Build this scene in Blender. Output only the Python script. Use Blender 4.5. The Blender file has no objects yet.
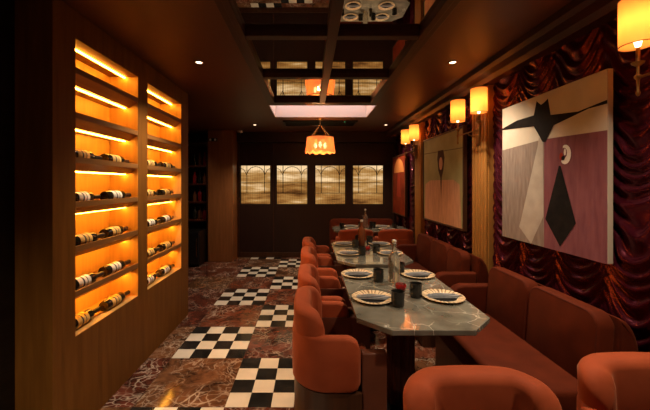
import bpy, bmesh, math, random
from mathutils import Vector, Matrix, noise
random.seed(7)
PI = math.pi
S = bpy.context.scene
C = S.collection

# ------------------------------------------------------------------ camera, world, exposure
cam_data = bpy.data.cameras.new('camera')
cam_data.sensor_width = 36.0
cam_data.lens = 36.0 * 328.0 / 650.0
cam_data.shift_x = 15.0 / 650.0
cam_data.shift_y = -21.0 / 650.0
cam_data.clip_start = 0.05
cam = bpy.data.objects.new('camera', cam_data)
cam.location = (0, 0, 1.45)
cam.rotation_euler = (PI / 2, 0, 0)
C.objects.link(cam)
S.camera = cam
world = bpy.data.worlds.new('world')
world.use_nodes = True
world.node_tree.nodes['Background'].inputs[0].default_value = (1.0, 0.55, 0.3, 1)
world.node_tree.nodes['Background'].inputs[1].default_value = 0.004
S.world = world
vs = S.view_settings
vs.view_transform = 'Standard'
vs.look = 'None'
vs.gamma = 1.0
vs.use_curve_mapping = False
vs.exposure = 0.0
DOWNLIGHT_W = 130.0
SCONCE_W = 1.15
SHADE_E = 0.42
STRIP_E = 52.0
PENDANT_W = 13.0
COVE_E = 1.5
WINDOW_E = 1.15
WARM = (1.0, 0.62, 0.32)
AMBER = (1.0, 0.40, 0.07)

# ------------------------------------------------------------------ material helpers
def mat(name, color, rough=0.5, metal=0.0, spec=0.5, sheen=0.0, sheen_tint=None, coat=0.0, emit=None, emit_s=0.0, trans=0.0, ior=1.45, alpha=1.0):
    m = bpy.data.materials.new(name)
    m.use_nodes = True
    b = m.node_tree.nodes['Principled BSDF']
    b.inputs['Base Color'].default_value = (*color, 1)
    b.inputs['Roughness'].default_value = rough
    b.inputs['Metallic'].default_value = metal
    b.inputs['Specular IOR Level'].default_value = spec
    b.inputs['Sheen Weight'].default_value = sheen
    if sheen_tint:
        b.inputs['Sheen Tint'].default_value = (*sheen_tint, 1)
        b.inputs['Sheen Roughness'].default_value = 0.4
    b.inputs['Coat Weight'].default_value = coat
    b.inputs['Transmission Weight'].default_value = trans
    b.inputs['IOR'].default_value = ior
    b.inputs['Alpha'].default_value = alpha
    if emit:
        b.inputs['Emission Color'].default_value = (*emit, 1)
        b.inputs['Emission Strength'].default_value = emit_s
    return m

def nd(m, t, **kw):
    n = m.node_tree.nodes.new(t)
    for k, v in kw.items():
        if k.startswith('i_'):
            n.inputs[k[2:].replace('_', ' ')].default_value = v
        else:
            setattr(n, k, v)
    return n

def lk(m, a, b):
    m.node_tree.links.new(a, b)

def ramp(m, stops, interp='LINEAR'):
    r = m.node_tree.nodes.new('ShaderNodeValToRGB')
    cr = r.color_ramp
    cr.interpolation = interp
    while len(cr.elements) < len(stops):
        cr.elements.new(0.5)
    for e, (p, c) in zip(cr.elements, stops):
        e.position = p
        e.color = (*c, 1) if len(c) == 3 else c
    return r

def coords(m, scale=(1, 1, 1), loc=(0, 0, 0), rot=(0, 0, 0), kind='pos'):
    mp = nd(m, 'ShaderNodeMapping')
    mp.inputs['Scale'].default_value = scale
    mp.inputs['Location'].default_value = loc
    mp.inputs['Rotation'].default_value = rot
    if kind == 'pos':
        g = nd(m, 'ShaderNodeNewGeometry')
        lk(m, g.outputs['Position'], mp.inputs['Vector'])
    else:
        g = nd(m, 'ShaderNodeTexCoord')
        lk(m, g.outputs['Object'], mp.inputs['Vector'])
    return mp.outputs['Vector']

def bsdf(m):
    return m.node_tree.nodes['Principled BSDF']

def noisy(m, c1, c2, scale=(1, 1, 1), nscale=5.0, detail=5.0, bump=0.0, kind='pos', dist=0.0):
    v = coords(m, scale, kind=kind)
    n = nd(m, 'ShaderNodeTexNoise')
    n.inputs['Scale'].default_value = nscale
    n.inputs['Detail'].default_value = detail
    n.inputs['Distortion'].default_value = dist
    lk(m, v, n.inputs['Vector'])
    r = ramp(m, [(0.3, c1), (0.7, c2)])
    lk(m, n.outputs['Fac'], r.inputs['Fac'])
    lk(m, r.outputs['Color'], bsdf(m).inputs['Base Color'])
    if bump:
        b = nd(m, 'ShaderNodeBump')
        b.inputs['Strength'].default_value = bump
        b.inputs['Distance'].default_value = 0.01
        lk(m, n.outputs['Fac'], b.inputs['Height'])
        lk(m, b.outputs['Normal'], bsdf(m).inputs['Normal'])
    return m

def wood(name, c1, c2, rough=0.4, axis='z', kind='pos', spec=0.4):
    m = mat(name, c1, rough, spec=spec)
    sc = {'z': (9, 9, 0.7), 'y': (9, 0.7, 9), 'x': (0.7, 9, 9)}[axis]
    return noisy(m, c1, c2, sc, 3.0, 6.0, 0.06, kind, 0.4)

def velvet(name, c1, c2, tint, sheen=0.2, spec=0.2):
    m = mat(name, c1, 0.75, spec=spec, sheen=sheen, sheen_tint=tint)
    return noisy(m, c1, c2, (1, 1, 1), 9.0, 4.0, 0.05, 'obj')

def marble_floor(name, dark, red, vein, off):
    m = mat(name, dark, 0.12, spec=0.5)
    v = coords(m, (1, 1, 1), off)
    w = nd(m, 'ShaderNodeTexNoise'); w.inputs['Scale'].default_value = 2.6; w.inputs['Detail'].default_value = 6
    w.inputs['Distortion'].default_value = 0.6
    lk(m, v, w.inputs['Vector'])
    add = nd(m, 'ShaderNodeVectorMath', operation='MULTIPLY_ADD')
    lk(m, w.outputs['Color'], add.inputs[0]); add.inputs[1].default_value = (0.55, 0.55, 0.55); lk(m, v, add.inputs[2])
    base = nd(m, 'ShaderNodeTexNoise'); base.inputs['Scale'].default_value = 7.0; base.inputs['Detail'].default_value = 8
    base.inputs['Roughness'].default_value = 0.65
    lk(m, add.outputs[0], base.inputs['Vector'])
    br = ramp(m, [(0.36, dark), (0.62, red)])
    lk(m, base.outputs['Fac'], br.inputs['Fac'])
    prev = br.outputs['Color']
    for sc, wid, amt in ((5.0, 0.035, 0.75), (14.0, 0.07, 0.6)):
        vo = nd(m, 'ShaderNodeTexVoronoi', feature='DISTANCE_TO_EDGE')
        vo.inputs['Scale'].default_value = sc
        lk(m, add.outputs[0], vo.inputs['Vector'])
        vr = ramp(m, [(0.0, (amt,) * 3), (wid, (0, 0, 0))])
        lk(m, vo.outputs['Distance'], vr.inputs['Fac'])
        msk = nd(m, 'ShaderNodeTexNoise'); msk.inputs['Scale'].default_value = 3.5; msk.inputs['Detail'].default_value = 3
        lk(m, v, msk.inputs['Vector'])
        mr = ramp(m, [(0.42, (0, 0, 0)), (0.6, (1, 1, 1))])
        lk(m, msk.outputs['Fac'], mr.inputs['Fac'])
        mul = nd(m, 'ShaderNodeMath', operation='MULTIPLY')
        lk(m, vr.outputs['Color'], mul.inputs[0]); lk(m, mr.outputs['Color'], mul.inputs[1])
        mx = nd(m, 'ShaderNodeMix', data_type='RGBA')
        lk(m, mul.outputs[0], mx.inputs['Factor']); lk(m, prev, mx.inputs['A'])
        mx.inputs['B'].default_value = (*vein, 1)
        prev = mx.outputs['Result']
    lk(m, prev, bsdf(m).inputs['Base Color'])
    return m

def stone_top(name):
    m = mat(name, (0.08, 0.08, 0.065), 0.11, spec=0.6, coat=0.7)
    v = coords(m, (1, 1, 1), (0.37, 0.11, 0))
    w = nd(m, 'ShaderNodeTexNoise'); w.inputs['Scale'].default_value = 3; w.inputs['Detail'].default_value = 5
    lk(m, v, w.inputs['Vector'])
    add = nd(m, 'ShaderNodeVectorMath', operation='MULTIPLY_ADD')
    lk(m, w.outputs['Color'], add.inputs[0]); add.inputs[1].default_value = (0.25, 0.25, 0.25); lk(m, v, add.inputs[2])
    base = nd(m, 'ShaderNodeTexNoise'); base.inputs['Scale'].default_value = 7; base.inputs['Detail'].default_value = 8
    lk(m, add.outputs[0], base.inputs['Vector'])
    br = ramp(m, [(0.3, (0.11, 0.105, 0.085)), (0.72, (0.24, 0.23, 0.19))])
    lk(m, base.outputs['Fac'], br.inputs['Fac'])
    vo = nd(m, 'ShaderNodeTexVoronoi', feature='DISTANCE_TO_EDGE'); vo.inputs['Scale'].default_value = 6.5
    lk(m, add.outputs[0], vo.inputs['Vector'])
    vr = ramp(m, [(0.0, (0.9,) * 3), (0.02, (0, 0, 0))])
    lk(m, vo.outputs['Distance'], vr.inputs['Fac'])
    msk = nd(m, 'ShaderNodeTexNoise'); msk.inputs['Scale'].default_value = 4
    lk(m, v, msk.inputs['Vector'])
    mr = ramp(m, [(0.42, (0, 0, 0)), (0.60, (1, 1, 1))])
    lk(m, msk.outputs['Fac'], mr.inputs['Fac'])
    mul = nd(m, 'ShaderNodeMath', operation='MULTIPLY')
    lk(m, vr.outputs['Color'], mul.inputs[0]); lk(m, mr.outputs['Color'], mul.inputs[1])
    mx = nd(m, 'ShaderNodeMix', data_type='RGBA')
    lk(m, mul.outputs[0], mx.inputs['Factor']); lk(m, br.outputs['Color'], mx.inputs['A'])
    mx.inputs['B'].default_value = (0.6, 0.57, 0.48, 1)
    lk(m, mx.outputs['Result'], bsdf(m).inputs['Base Color'])
    return m

def window_glass(name):
    m = mat(name, (0.02, 0.015, 0.01), 0.35, spec=0.1)
    v = coords(m, (1.1, 1, 6.5), (0.4, 0, 0.35))
    n = nd(m, 'ShaderNodeTexNoise'); n.inputs['Scale'].default_value = 1.0; n.inputs['Detail'].default_value = 4
    n.inputs['Roughness'].default_value = 0.6
    lk(m, v, n.inputs['Vector'])
    g = nd(m, 'ShaderNodeNewGeometry'); sx = nd(m, 'ShaderNodeSeparateXYZ')
    lk(m, g.outputs['Position'], sx.inputs[0])
    hz = nd(m, 'ShaderNodeMapRange'); hz.inputs['From Min'].default_value = 1.03; hz.inputs['From Max'].default_value = 1.83
    hz.inputs['To Min'].default_value = -0.10; hz.inputs['To Max'].default_value = 0.15
    lk(m, sx.outputs['Z'], hz.inputs['Value'])
    s = nd(m, 'ShaderNodeMath', operation='ADD')
    lk(m, n.outputs['Fac'], s.inputs[0]); lk(m, hz.outputs[0], s.inputs[1])
    r = ramp(m, [(0.33, (0.10, 0.035, 0.008)), (0.43, (0.30, 0.13, 0.03)), (0.54, (0.46, 0.24, 0.07)), (0.70, (1.0, 0.70, 0.38))])
    lk(m, s.outputs[0], r.inputs['Fac'])
    wv = nd(m, 'ShaderNodeTexWave', wave_type='BANDS', bands_direction='X')
    wv.inputs['Scale'].default_value = 9.0
    lk(m, coords(m), wv.inputs['Vector'])
    b = nd(m, 'ShaderNodeBump'); b.inputs['Strength'].default_value = 0.5; b.inputs['Distance'].default_value = 0.01
    lk(m, wv.outputs['Fac'], b.inputs['Height']); lk(m, b.outputs['Normal'], bsdf(m).inputs['Normal'])
    mr = nd(m, 'ShaderNodeMapRange'); mr.inputs['To Min'].default_value = 0.72; mr.inputs['To Max'].default_value = 1.0
    lk(m, wv.outputs['Fac'], mr.inputs['Value'])
    mul = nd(m, 'ShaderNodeMath', operation='MULTIPLY'); mul.inputs[1].default_value = WINDOW_E
    lk(m, mr.outputs[0], mul.inputs[0])
    lk(m, r.outputs['Color'], bsdf(m).inputs['Emission Color'])
    lk(m, mul.outputs[0], bsdf(m).inputs['Emission Strength'])
    return m

def lamp_cloth(name, color, strength, stripes=0):
    m = mat(name, color, 0.8, spec=0.1, emit=color, emit_s=strength)
    nt = m.node_tree
    tr = nd(m, 'ShaderNodeBsdfTranslucent'); tr.inputs['Color'].default_value = (*color, 1)
    mx = nd(m, 'ShaderNodeMixShader'); mx.inputs[0].default_value = 0.5
    out = nt.nodes['Material Output']
    lk(m, bsdf(m).outputs[0], mx.inputs[1]); lk(m, tr.outputs[0], mx.inputs[2]); lk(m, mx.outputs[0], out.inputs['Surface'])
    return m

M = {}
M['oak'] = wood('oak_veneer', (0.15, 0.058, 0.010), (0.22, 0.090, 0.016), 0.5, spec=0.15)
M['oak_shelf'] = wood('oak_shelf_veneer', (0.20, 0.085, 0.022), (0.28, 0.13, 0.04), 0.4, 'y')
M['oak_niche_bright'] = wood('brightened_oak', (0.52, 0.30, 0.09), (0.66, 0.38, 0.12), 0.4)  # oak paled beyond the carcass so the niches look more strongly lit
M['walnut'] = wood('dark_walnut', (0.035, 0.013, 0.006), (0.065, 0.024, 0.010), 0.35)
M['mahogany'] = wood('mahogany', (0.06, 0.014, 0.007), (0.10, 0.026, 0.012), 0.3)
M['far_panel'] = wood('dark_brown_panelling', (0.018, 0.0055, 0.0025), (0.026, 0.008, 0.004), 0.5)
M['pilaster'] = wood('golden_wood', (0.30, 0.13, 0.03), (0.40, 0.18, 0.045), 0.35)
M['post'] = wood('reddish_wood', (0.22, 0.08, 0.026), (0.30, 0.115, 0.04), 0.4)
M['ceiling'] = noisy(mat('dark_ceiling_paint', (0.05, 0.02, 0.01), 0.45), (0.075, 0.022, 0.007), (0.10, 0.03, 0.009), (1, 1, 1), 1.5)
M['black_wall'] = noisy(mat('black_rippled_wall', (0.006, 0.005, 0.005), 0.4), (0.004, 0.003, 0.003), (0.010, 0.008, 0.007), (2, 2, 14), 2.0, 3, 0.6)
M['maroon_wall'] = mat('dark_maroon_paint', (0.03, 0.006, 0.006), 0.6)
M['frame_wood'] = wood('tray_frame_wood', (0.030, 0.010, 0.005), (0.045, 0.015, 0.007), 0.4, 'y')
M['mirror'] = mat('smoked_mirror', (0.72, 0.66, 0.57), 0.012, 1.0)
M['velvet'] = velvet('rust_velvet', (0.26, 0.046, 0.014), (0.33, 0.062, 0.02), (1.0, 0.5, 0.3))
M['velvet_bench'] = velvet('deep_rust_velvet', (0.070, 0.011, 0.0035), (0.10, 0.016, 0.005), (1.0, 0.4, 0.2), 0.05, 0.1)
M['piping'] = mat('piping_cord', (0.07, 0.012, 0.005), 0.7, spec=0.15)
M['leather'] = noisy(mat('brown_leather', (0.10, 0.028, 0.014), 0.42), (0.085, 0.024, 0.012), (0.12, 0.034, 0.017), (1, 1, 1), 8)
M['stone'] = stone_top('grey_green_marble')
M['brass'] = mat('aged_brass', (0.32, 0.18, 0.06), 0.3, 1.0)
M['black_metal'] = mat('black_metal', (0.02, 0.018, 0.016), 0.35, 0.8)
M['white_tile'] = noisy(mat('cream_marble_tile', (0.7, 0.64, 0.56), 0.15), (0.66, 0.60, 0.50), (0.80, 0.74, 0.64), (1, 1, 1), 4)
M['black_tile'] = noisy(mat('black_marble_tile', (0.01, 0.01, 0.01), 0.14), (0.008, 0.008, 0.008), (0.03, 0.027, 0.025), (1, 1, 1), 6, 8, dist=1.0)
M['grout'] = mat('dark_grout', (0.02, 0.012, 0.009), 0.7)
M['marble'] = [marble_floor('red_marble', (0.04, 0.016, 0.010), (0.19, 0.055, 0.028), (0.55, 0.42, 0.32), (0, 0, 0)),
               marble_floor('brown_marble', (0.05, 0.022, 0.012), (0.19, 0.08, 0.036), (0.55, 0.43, 0.33), (3.3, 1.7, 0)),
               marble_floor('dark_red_marble', (0.03, 0.012, 0.009), (0.15, 0.04, 0.024), (0.58, 0.46, 0.37), (7.1, 5.2, 0))]
M['satin'] = mat('crimson_satin', (0.075, 0.007, 0.017), 0.24, 0.7, spec=0.5)
M['glass_dark'] = mat('smoked_ribbed_glass', (0.03, 0.03, 0.028), 0.12, spec=0.7, trans=0.35)
M['glass_clear'] = mat('clear_bottle_glass', (0.85, 0.82, 0.74), 0.05, trans=0.9, ior=1.2)
M['glass_brown'] = mat('brown_bottle_glass', (0.30, 0.10, 0.04), 0.08, trans=0.5, ior=1.3)
M['glass_red'] = mat('red_glass', (0.4, 0.02, 0.02), 0.1, trans=0.4)
M['wine_glass'] = mat('dark_wine_bottle_glass', (0.012, 0.010, 0.006), 0.08, spec=0.6)
M['capsule_black'] = mat('black_capsule', (0.015, 0.01, 0.01), 0.3)
M['label_yellow'] = noisy(mat('yellow_paper', (0.7, 0.45, 0.12), 0.7), (0.66, 0.40, 0.10), (0.75, 0.5, 0.16), (1, 1, 1), 25)
M['label_white'] = noisy(mat('white_paper', (0.8, 0.74, 0.62), 0.7), (0.74, 0.68, 0.56), (0.85, 0.8, 0.7), (1, 1, 1), 25)
M['label_print'] = mat('label_print', (0.05, 0.03, 0.03), 0.7)
M['cream'] = mat('cream_ceramic', (0.72, 0.56, 0.36), 0.3)
M['tan'] = mat('tan_ceramic', (0.24, 0.15, 0.07), 0.35)
M['plate_dark'] = mat('dark_glazed_ceramic', (0.018, 0.018, 0.02), 0.25)
M['napkin'] = noisy(mat('slate_grey_linen', (0.13, 0.14, 0.155), 0.85), (0.15, 0.16, 0.175), (0.24, 0.25, 0.27), (1, 1, 1), 40, kind='obj')
M['window'] = window_glass('reeded_glass_backlit')
M['lead'] = mat('black_leading', (0.012, 0.010, 0.008), 0.5, 0.3)
M['shade'] = lamp_cloth('lit_parchment_shade', (1.0, 0.44, 0.09), SHADE_E)
M['fringe'] = lamp_cloth('lit_fringe', (1.0, 0.56, 0.20), 0.24)
M['strip'] = mat('led_strip', (1, 0.6, 0.3), 0.5, emit=(1.0, 0.40, 0.035), emit_s=STRIP_E)
M['lens'] = mat('lit_lens', (1, 0.8, 0.6), 0.5, emit=(1.0, 0.72, 0.45), emit_s=6.0)
M['bulb'] = mat('lit_bulb', (1, 0.8, 0.5), 0.5, emit=(1.0, 0.75, 0.42), emit_s=5.0)
M['cove_paint'] = mat('pale_pink_paint', (0.78, 0.68, 0.64), 0.7)
M['diffuser'] = mat('lit_diffuser', (1, 0.85, 0.8), 0.6, emit=(1.0, 0.84, 0.82), emit_s=COVE_E)
M['green_led'] = mat('green_led', (0.1, 0.9, 0.4), 0.5, emit=(0.1, 0.9, 0.4), emit_s=0.8)
M['white_plastic'] = mat('white_plastic', (0.7, 0.68, 0.62), 0.4)
M['p_cream'] = noisy(mat('paint_cream', (0.55, 0.49, 0.40), 0.75, spec=0.12), (0.52, 0.46, 0.37), (0.62, 0.56, 0.47), (1, 1, 1), 6, 6, 0.15)
M['p_taupe'] = noisy(mat('paint_taupe', (0.25, 0.2, 0.17), 0.75, spec=0.12), (0.19, 0.145, 0.125), (0.29, 0.235, 0.205), (1, 6, 1), 7, 6, 0.15)
M['p_mauve'] = noisy(mat('paint_mauve', (0.2, 0.07, 0.09), 0.75, spec=0.12), (0.17, 0.055, 0.07), (0.23, 0.085, 0.10), (1, 6, 1), 6, 6, 0.15)
M['p_black'] = noisy(mat('paint_black', (0.02, 0.018, 0.018), 0.7, spec=0.12), (0.006, 0.005, 0.005), (0.014, 0.011, 0.010), (1, 1, 1), 20)
M['p_grey'] = noisy(mat('paint_stone_grey', (0.4, 0.36, 0.32), 0.75, spec=0.12), (0.36, 0.32, 0.28), (0.46, 0.42, 0.37), (1, 1, 1), 9)
M['p_white'] = mat('paint_white', (0.8, 0.76, 0.7), 0.7, spec=0.12)
M['p_red'] = mat('paint_red', (0.30, 0.03, 0.012), 0.7, spec=0.12)
M['p_olive'] = noisy(mat('paint_olive', (0.09, 0.085, 0.03), 0.75, spec=0.12), (0.27, 0.25, 0.11), (0.36, 0.34, 0.16), (1, 1, 1), 5, 6, 0.15)
M['p_brown'] = noisy(mat('paint_brown', (0.2, 0.1, 0.05), 0.75, spec=0.12), (0.44, 0.24, 0.14), (0.60, 0.34, 0.20), (1, 6, 1), 6, 6, 0.15)
M['p_dkbrown'] = mat('paint_dark_brown', (0.06, 0.03, 0.018), 0.75, spec=0.12)
M['p_rust'] = noisy(mat('paint_rust', (0.3, 0.05, 0.02), 0.75, spec=0.12), (0.12, 0.012, 0.004), (0.26, 0.035, 0.008), (1, 1, 1), 6, 6, 0.15)
M['p_orange'] = mat('paint_orange', (0.62, 0.22, 0.06), 0.75, spec=0.12)
M['canvas_edge'] = mat('raw_canvas', (0.4, 0.33, 0.26), 0.8)

# ------------------------------------------------------------------ mesh helpers
def obj(name, bm, m=None, parent=None, smooth=False, loc=None, rotz=0.0):
    me = bpy.data.meshes.new(name)
    bmesh.ops.recalc_face_normals(bm, faces=bm.faces[:])
    if smooth:
        for f in bm.faces:
            f.smooth = True
    bm.to_mesh(me)
    bm.free()
    if smooth:
        try:
            me.set_sharp_from_angle(angle=math.radians(40))
        except Exception:
            pass
    if m is not None:
        for x in (m if isinstance(m, (list, tuple)) else [m]):
            me.materials.append(x)
    o = bpy.data.objects.new(name, me)
    C.objects.link(o)
    if parent:
        o.parent = parent
    if loc:
        o.location = loc
    o.rotation_euler.z = rotz
    return o

def tag(o, label, cat, group=None):
    o['label'] = label
    o['category'] = cat
    if group:
        o['group'] = group
    return o

def thing(name, label, cat, loc=(0, 0, 0), rotz=0.0, group=None):
    o = bpy.data.objects.new(name, None)
    o.empty_display_size = 0.05
    C.objects.link(o)
    o.location = loc
    o.rotation_euler.z = rotz
    return tag(o, label, cat, group)

def struct(name, bm, m, parent=None, smooth=False, label=None):
    o = obj(name, bm, m, parent, smooth)
    if parent is None:
        o['kind'] = 'structure'
        if label:
            o['label'] = label
    return o

def dup(root, loc, rotz=0.0, label=None, group=None):
    r = root.copy(); C.objects.link(r)
    r.location = loc; r.rotation_euler.z = rotz
    if label: r['label'] = label
    if group: r['group'] = group
    for ch in list(root.children):
        c = ch.copy(); C.objects.link(c); c.parent = r
        for g in list(ch.children):
            d = g.copy(); C.objects.link(d); d.parent = c
    return r

def light_child(parent, kind, loc, power, color, size=0.03, **kw):
    l = bpy.data.lights.new('lamp_light', kind)
    l.energy = power; l.color = color
    if kind in ('POINT', 'SPOT'):
        l.shadow_soft_size = size
    for k, v in kw.items():
        setattr(l, k, v)
    o = bpy.data.objects.new('lamp_light', l)
    C.objects.link(o)
    o.parent = parent
    o.location = loc
    return o

def B():
    return bmesh.new()

def box(bm, x0, x1, y0, y1, z0, z1, bev=0.0, seg=2, mi=0):
    t = bmesh.new()
    bmesh.ops.create_cube(t, size=1.0)
    for v in t.verts:
        v.co = Vector(((x0 + x1) / 2 + v.co.x * (x1 - x0), (y0 + y1) / 2 + v.co.y * (y1 - y0), (z0 + z1) / 2 + v.co.z * (z1 - z0)))
    if bev:
        bmesh.ops.bevel(t, geom=t.edges[:], offset=bev, segments=seg, profile=0.5, affect='EDGES')
    merge(bm, t, mi)

def merge(bm, t, mi=0, mtx=None):
    mp = {}
    for v in t.verts:
        mp[v] = bm.verts.new(mtx @ v.co if mtx else v.co)
    for f in t.faces:
        try:
            nf = bm.faces.new([mp[v] for v in f.verts])
            nf.material_index = mi if mi else f.material_index
            nf.smooth = f.smooth
        except ValueError:
            pass
    t.free()

def lathe(bm, prof, n=24, c=(0, 0, 0), axis='z', mi=0, ribs=0, rib_d=0.0, arc=None):
    rings = []
    for r, h in prof:
        ring = []
        for k in range(n):
            a = 2 * PI * k / n
            rr = r
            if ribs and r > 1e-4:
                rr = r * (1 + rib_d * math.cos(ribs * a))
            x, y = rr * math.cos(a), rr * math.sin(a)
            if axis == 'z': p = (c[0] + x, c[1] + y, c[2] + h)
            elif axis == 'y': p = (c[0] + x, c[1] + h, c[2] + y)
            else: p = (c[0] + h, c[1] + x, c[2] + y)
            ring.append(bm.verts.new(p))
        rings.append(ring)
    for a, b in zip(rings[:-1], rings[1:]):
        for k in range(n):
            f = bm.faces.new((a[k], a[(k + 1) % n], b[(k + 1) % n], b[k]))
            f.material_index = mi
    if prof[0][0] > 0:
        f = bm.faces.new(rings[0][::-1]); f.material_index = mi
    if prof[-1][0] > 0:
        f = bm.faces.new(rings[-1]); f.material_index = mi

def tube(bm, pts, r, n=8, mi=0):
    pts = [Vector(p) for p in pts]
    rings = []
    for i, p in enumerate(pts):
        d = (pts[min(i + 1, len(pts) - 1)] - pts[max(i - 1, 0)]).normalized()
        up = Vector((0, 0, 1)) if abs(d.z) < 0.95 else Vector((1, 0, 0))
        a = d.cross(up).normalized(); b = d.cross(a).normalized()
        rr = r[i] if isinstance(r, (list, tuple)) else r
        rings.append([bm.verts.new(p + a * rr * math.cos(2 * PI * k / n) + b * rr * math.sin(2 * PI * k / n)) for k in range(n)])
    for a, b in zip(rings[:-1], rings[1:]):
        for k in range(n):
            f = bm.faces.new((a[k], a[(k + 1) % n], b[(k + 1) % n], b[k])); f.material_index = mi
    f = bm.faces.new(rings[0][::-1]); f.material_index = mi
    f = bm.faces.new(rings[-1]); f.material_index = mi

def prism(bm, poly, z0, z1, bev=0.0, mi=0, seg=2):
    t = bmesh.new()
    vs_ = [t.verts.new((x, y, z0)) for x, y in poly]
    f = t.faces.new(vs_)
    e = bmesh.ops.extrude_face_region(t, geom=[f])
    for v in [g for g in e['geom'] if isinstance(g, bmesh.types.BMVert)]:
        v.co.z = z1
    bmesh.ops.recalc_face_normals(t, faces=t.faces[:])
    if bev:
        bmesh.ops.bevel(t, geom=t.edges[:], offset=bev, segments=seg, profile=0.5, affect='EDGES')
    merge(bm, t, mi)

def extrude_xz(bm, prof, y0, y1, bev=0.0, seg=3, mi=0):
    """closed (x, z) profile extruded along y"""
    t = bmesh.new()
    a = [t.verts.new((x, y0, z)) for x, z in prof]
    b = [t.verts.new((x, y1, z)) for x, z in prof]
    t.faces.new(a); t.faces.new(b[::-1])
    n = len(prof)
    for k in range(n):
        t.faces.new((a[k], b[k], b[(k + 1) % n], a[(k + 1) % n]))
    bmesh.ops.recalc_face_normals(t, faces=t.faces[:])
    if bev:
        caps = [e for e in t.edges if abs(e.verts[0].co.y - e.verts[1].co.y) < 1e-6]
        bmesh.ops.bevel(t, geom=caps, offset=bev, segments=seg, profile=0.5, affect='EDGES')
    merge(bm, t, mi)

# ------------------------------------------------------------------ SETTING
CEIL = 2.45
XR, XL, YF, YB = 1.67, -2.75, 6.5, -1.7

# floor: marble slabs 0.6 m, checker insets of 16 tiles along the aisle
bm = B()
X0, Y0, G = -1.155, 2.13, 0.6
fl_mats = M['marble'] + [M['black_tile'], M['white_tile'], M['grout']]
def quad(bm, x0, x1, y0, y1, z, mi):
    f = bm.faces.new([bm.verts.new(p) for p in ((x0, y0, z), (x1, y0, z), (x1, y1, z), (x0, y1, z))])
    f.material_index = mi
rs = random.Random(3)
box(bm, XL - 0.1, XR + 0.1, YB, YF + 0.1, -0.12, -0.0015, mi=5)
for i in range(-3, 5):
    for j in range(-7, 8):
        xa, xb = X0 + i * G, X0 + (i + 1) * G
        ya, yb = Y0 + j * G, Y0 + (j + 1) * G
        xb = min(xb, XR + 0.05); xa = max(xa, XL - 0.05)
        yb_ = min(yb, YF + 0.02); ya_ = max(ya, YB)
        if xb <= xa or yb_ <= ya_: continue
        if i in (0, 1) and (i + j) % 2 == 1:
            for a in range(4):
                for b in range(4):
                    p, q = X0 + i * G + a * 0.15, yb - (b + 1) * 0.15
                    if q < YB or q + 0.15 > YF + 0.1: continue
                    quad(bm, p + 0.0008, p + 0.1492, q + 0.0008, q + 0.1492, 0, 3 if (a + b) % 2 == 0 else 4)
        else:
            quad(bm, xa + 0.001, xb - 0.001, ya_ + 0.001, yb_ - 0.001, 0, rs.choice((0, 0, 1, 2)))
struct('floor', bm, fl_mats)

# ceiling with two openings: mirror tray and light cove
bm = B()
TX0, TX1, TY0, TY1 = -0.52, 0.815, -0.45, 4.06
CX0, CX1, CY0, CY1 = -0.525, 0.85, 4.16, 4.90
zc0, zc1 = CEIL, CEIL + 0.04
box(bm, XL - 0.1, TX0, YB, YF + 0.1, zc0, zc1)
box(bm, CX1, XR + 0.1, YB, YF + 0.1, zc0, zc1)
box(bm, TX1, CX1, YB, CY0, zc0, zc1)
box(bm, TX0, TX1, YB, TY0, zc0, zc1)
box(bm, TX0, TX1, TY1, CY0, zc0, zc1)
box(bm, TX0, CX1, CY1, YF + 0.1, zc0, zc1)
struct('ceiling', bm, M['ceiling'])

# left wall: near part, part behind the cabinet, return and far part
bm = B()
box(bm, -1.80, -1.545, YB, 1.715, 0, CEIL)
box(bm, -1.80, -1.615, 1.715, 3.64, 0, CEIL)
box(bm, XL, -1.615, 3.50, 3.64, 0, CEIL)
box(bm, XL - 0.1, XL, 3.50, YF, 0, CEIL)
struct('wall_left', bm, M['black_wall'])
bm = B(); box(bm, XR, XR + 0.12, YB, YF, 0, CEIL); struct('wall_right', bm, M['maroon_wall'])
bm = B(); box(bm, -1.80, XR + 0.12, YB - 0.1, YB, 0, CEIL); struct('wall_back', bm, M['maroon_wall'])

# far wall with four window openings
WX = [(-1.387, -0.779), (-0.670, -0.045), (0.098, 0.711), (0.842, 1.463)]
WZ0, WZ1 = 1.04, 1.828
bm = B()
box(bm, XL - 0.1, XR + 0.12, YF, YF + 0.1, 0, WZ0)
box(bm, XL - 0.1, XR + 0.12, YF, YF + 0.1, WZ1, CEIL)
xs = [XL - 0.1] + [v for w in WX for v in w] + [XR + 0.12]
for a, b in zip(xs[0::2], xs[1::2]):
    box(bm, a, b, YF, YF + 0.1, WZ0, WZ1)
struct('wall_far', bm, M['far_panel'])
# bulkhead along the top of the far wall and vertical panel strips
bm = B(); box(bm, -1.40, XR, YF - 0.22, YF - 0.001, 2.26, CEIL - 0.001, 0.004); struct('trim_1', bm, M['far_panel'])
bm = B(); box(bm, -1.425, -1.40, YF - 0.03, YF - 0.001, 0, 2.25, 0.004); struct('trim_2', bm, M['walnut'])
bm = B(); box(bm, -0.735, -0.715, YF - 0.012, YF - 0.001, 0, 2.25, 0.003); struct('trim_3', bm, M['walnut'])
bm = B(); box(bm, -1.39, XR - 0.1, YF - 0.02, YF - 0.001, 0, 0.10, 0.004); struct('baseboard_far', bm, M['walnut'])
bm = B(); box(bm, -1.90, -1.435, 6.10, YF - 0.001, 0, CEIL - 0.001, 0.006); struct('pillar', bm, M['post'])
# cornice along the right wall
bm = B()
extrude_xz(bm, [(1.43, CEIL), (1.43, 2.405), (1.46, 2.385), (1.53, 2.375), (1.56, 2.345), (XR, 2.345), (XR, CEIL)], YB, YF - 0.23)
struct('trim_4', bm, M['frame_wood'])
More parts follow.
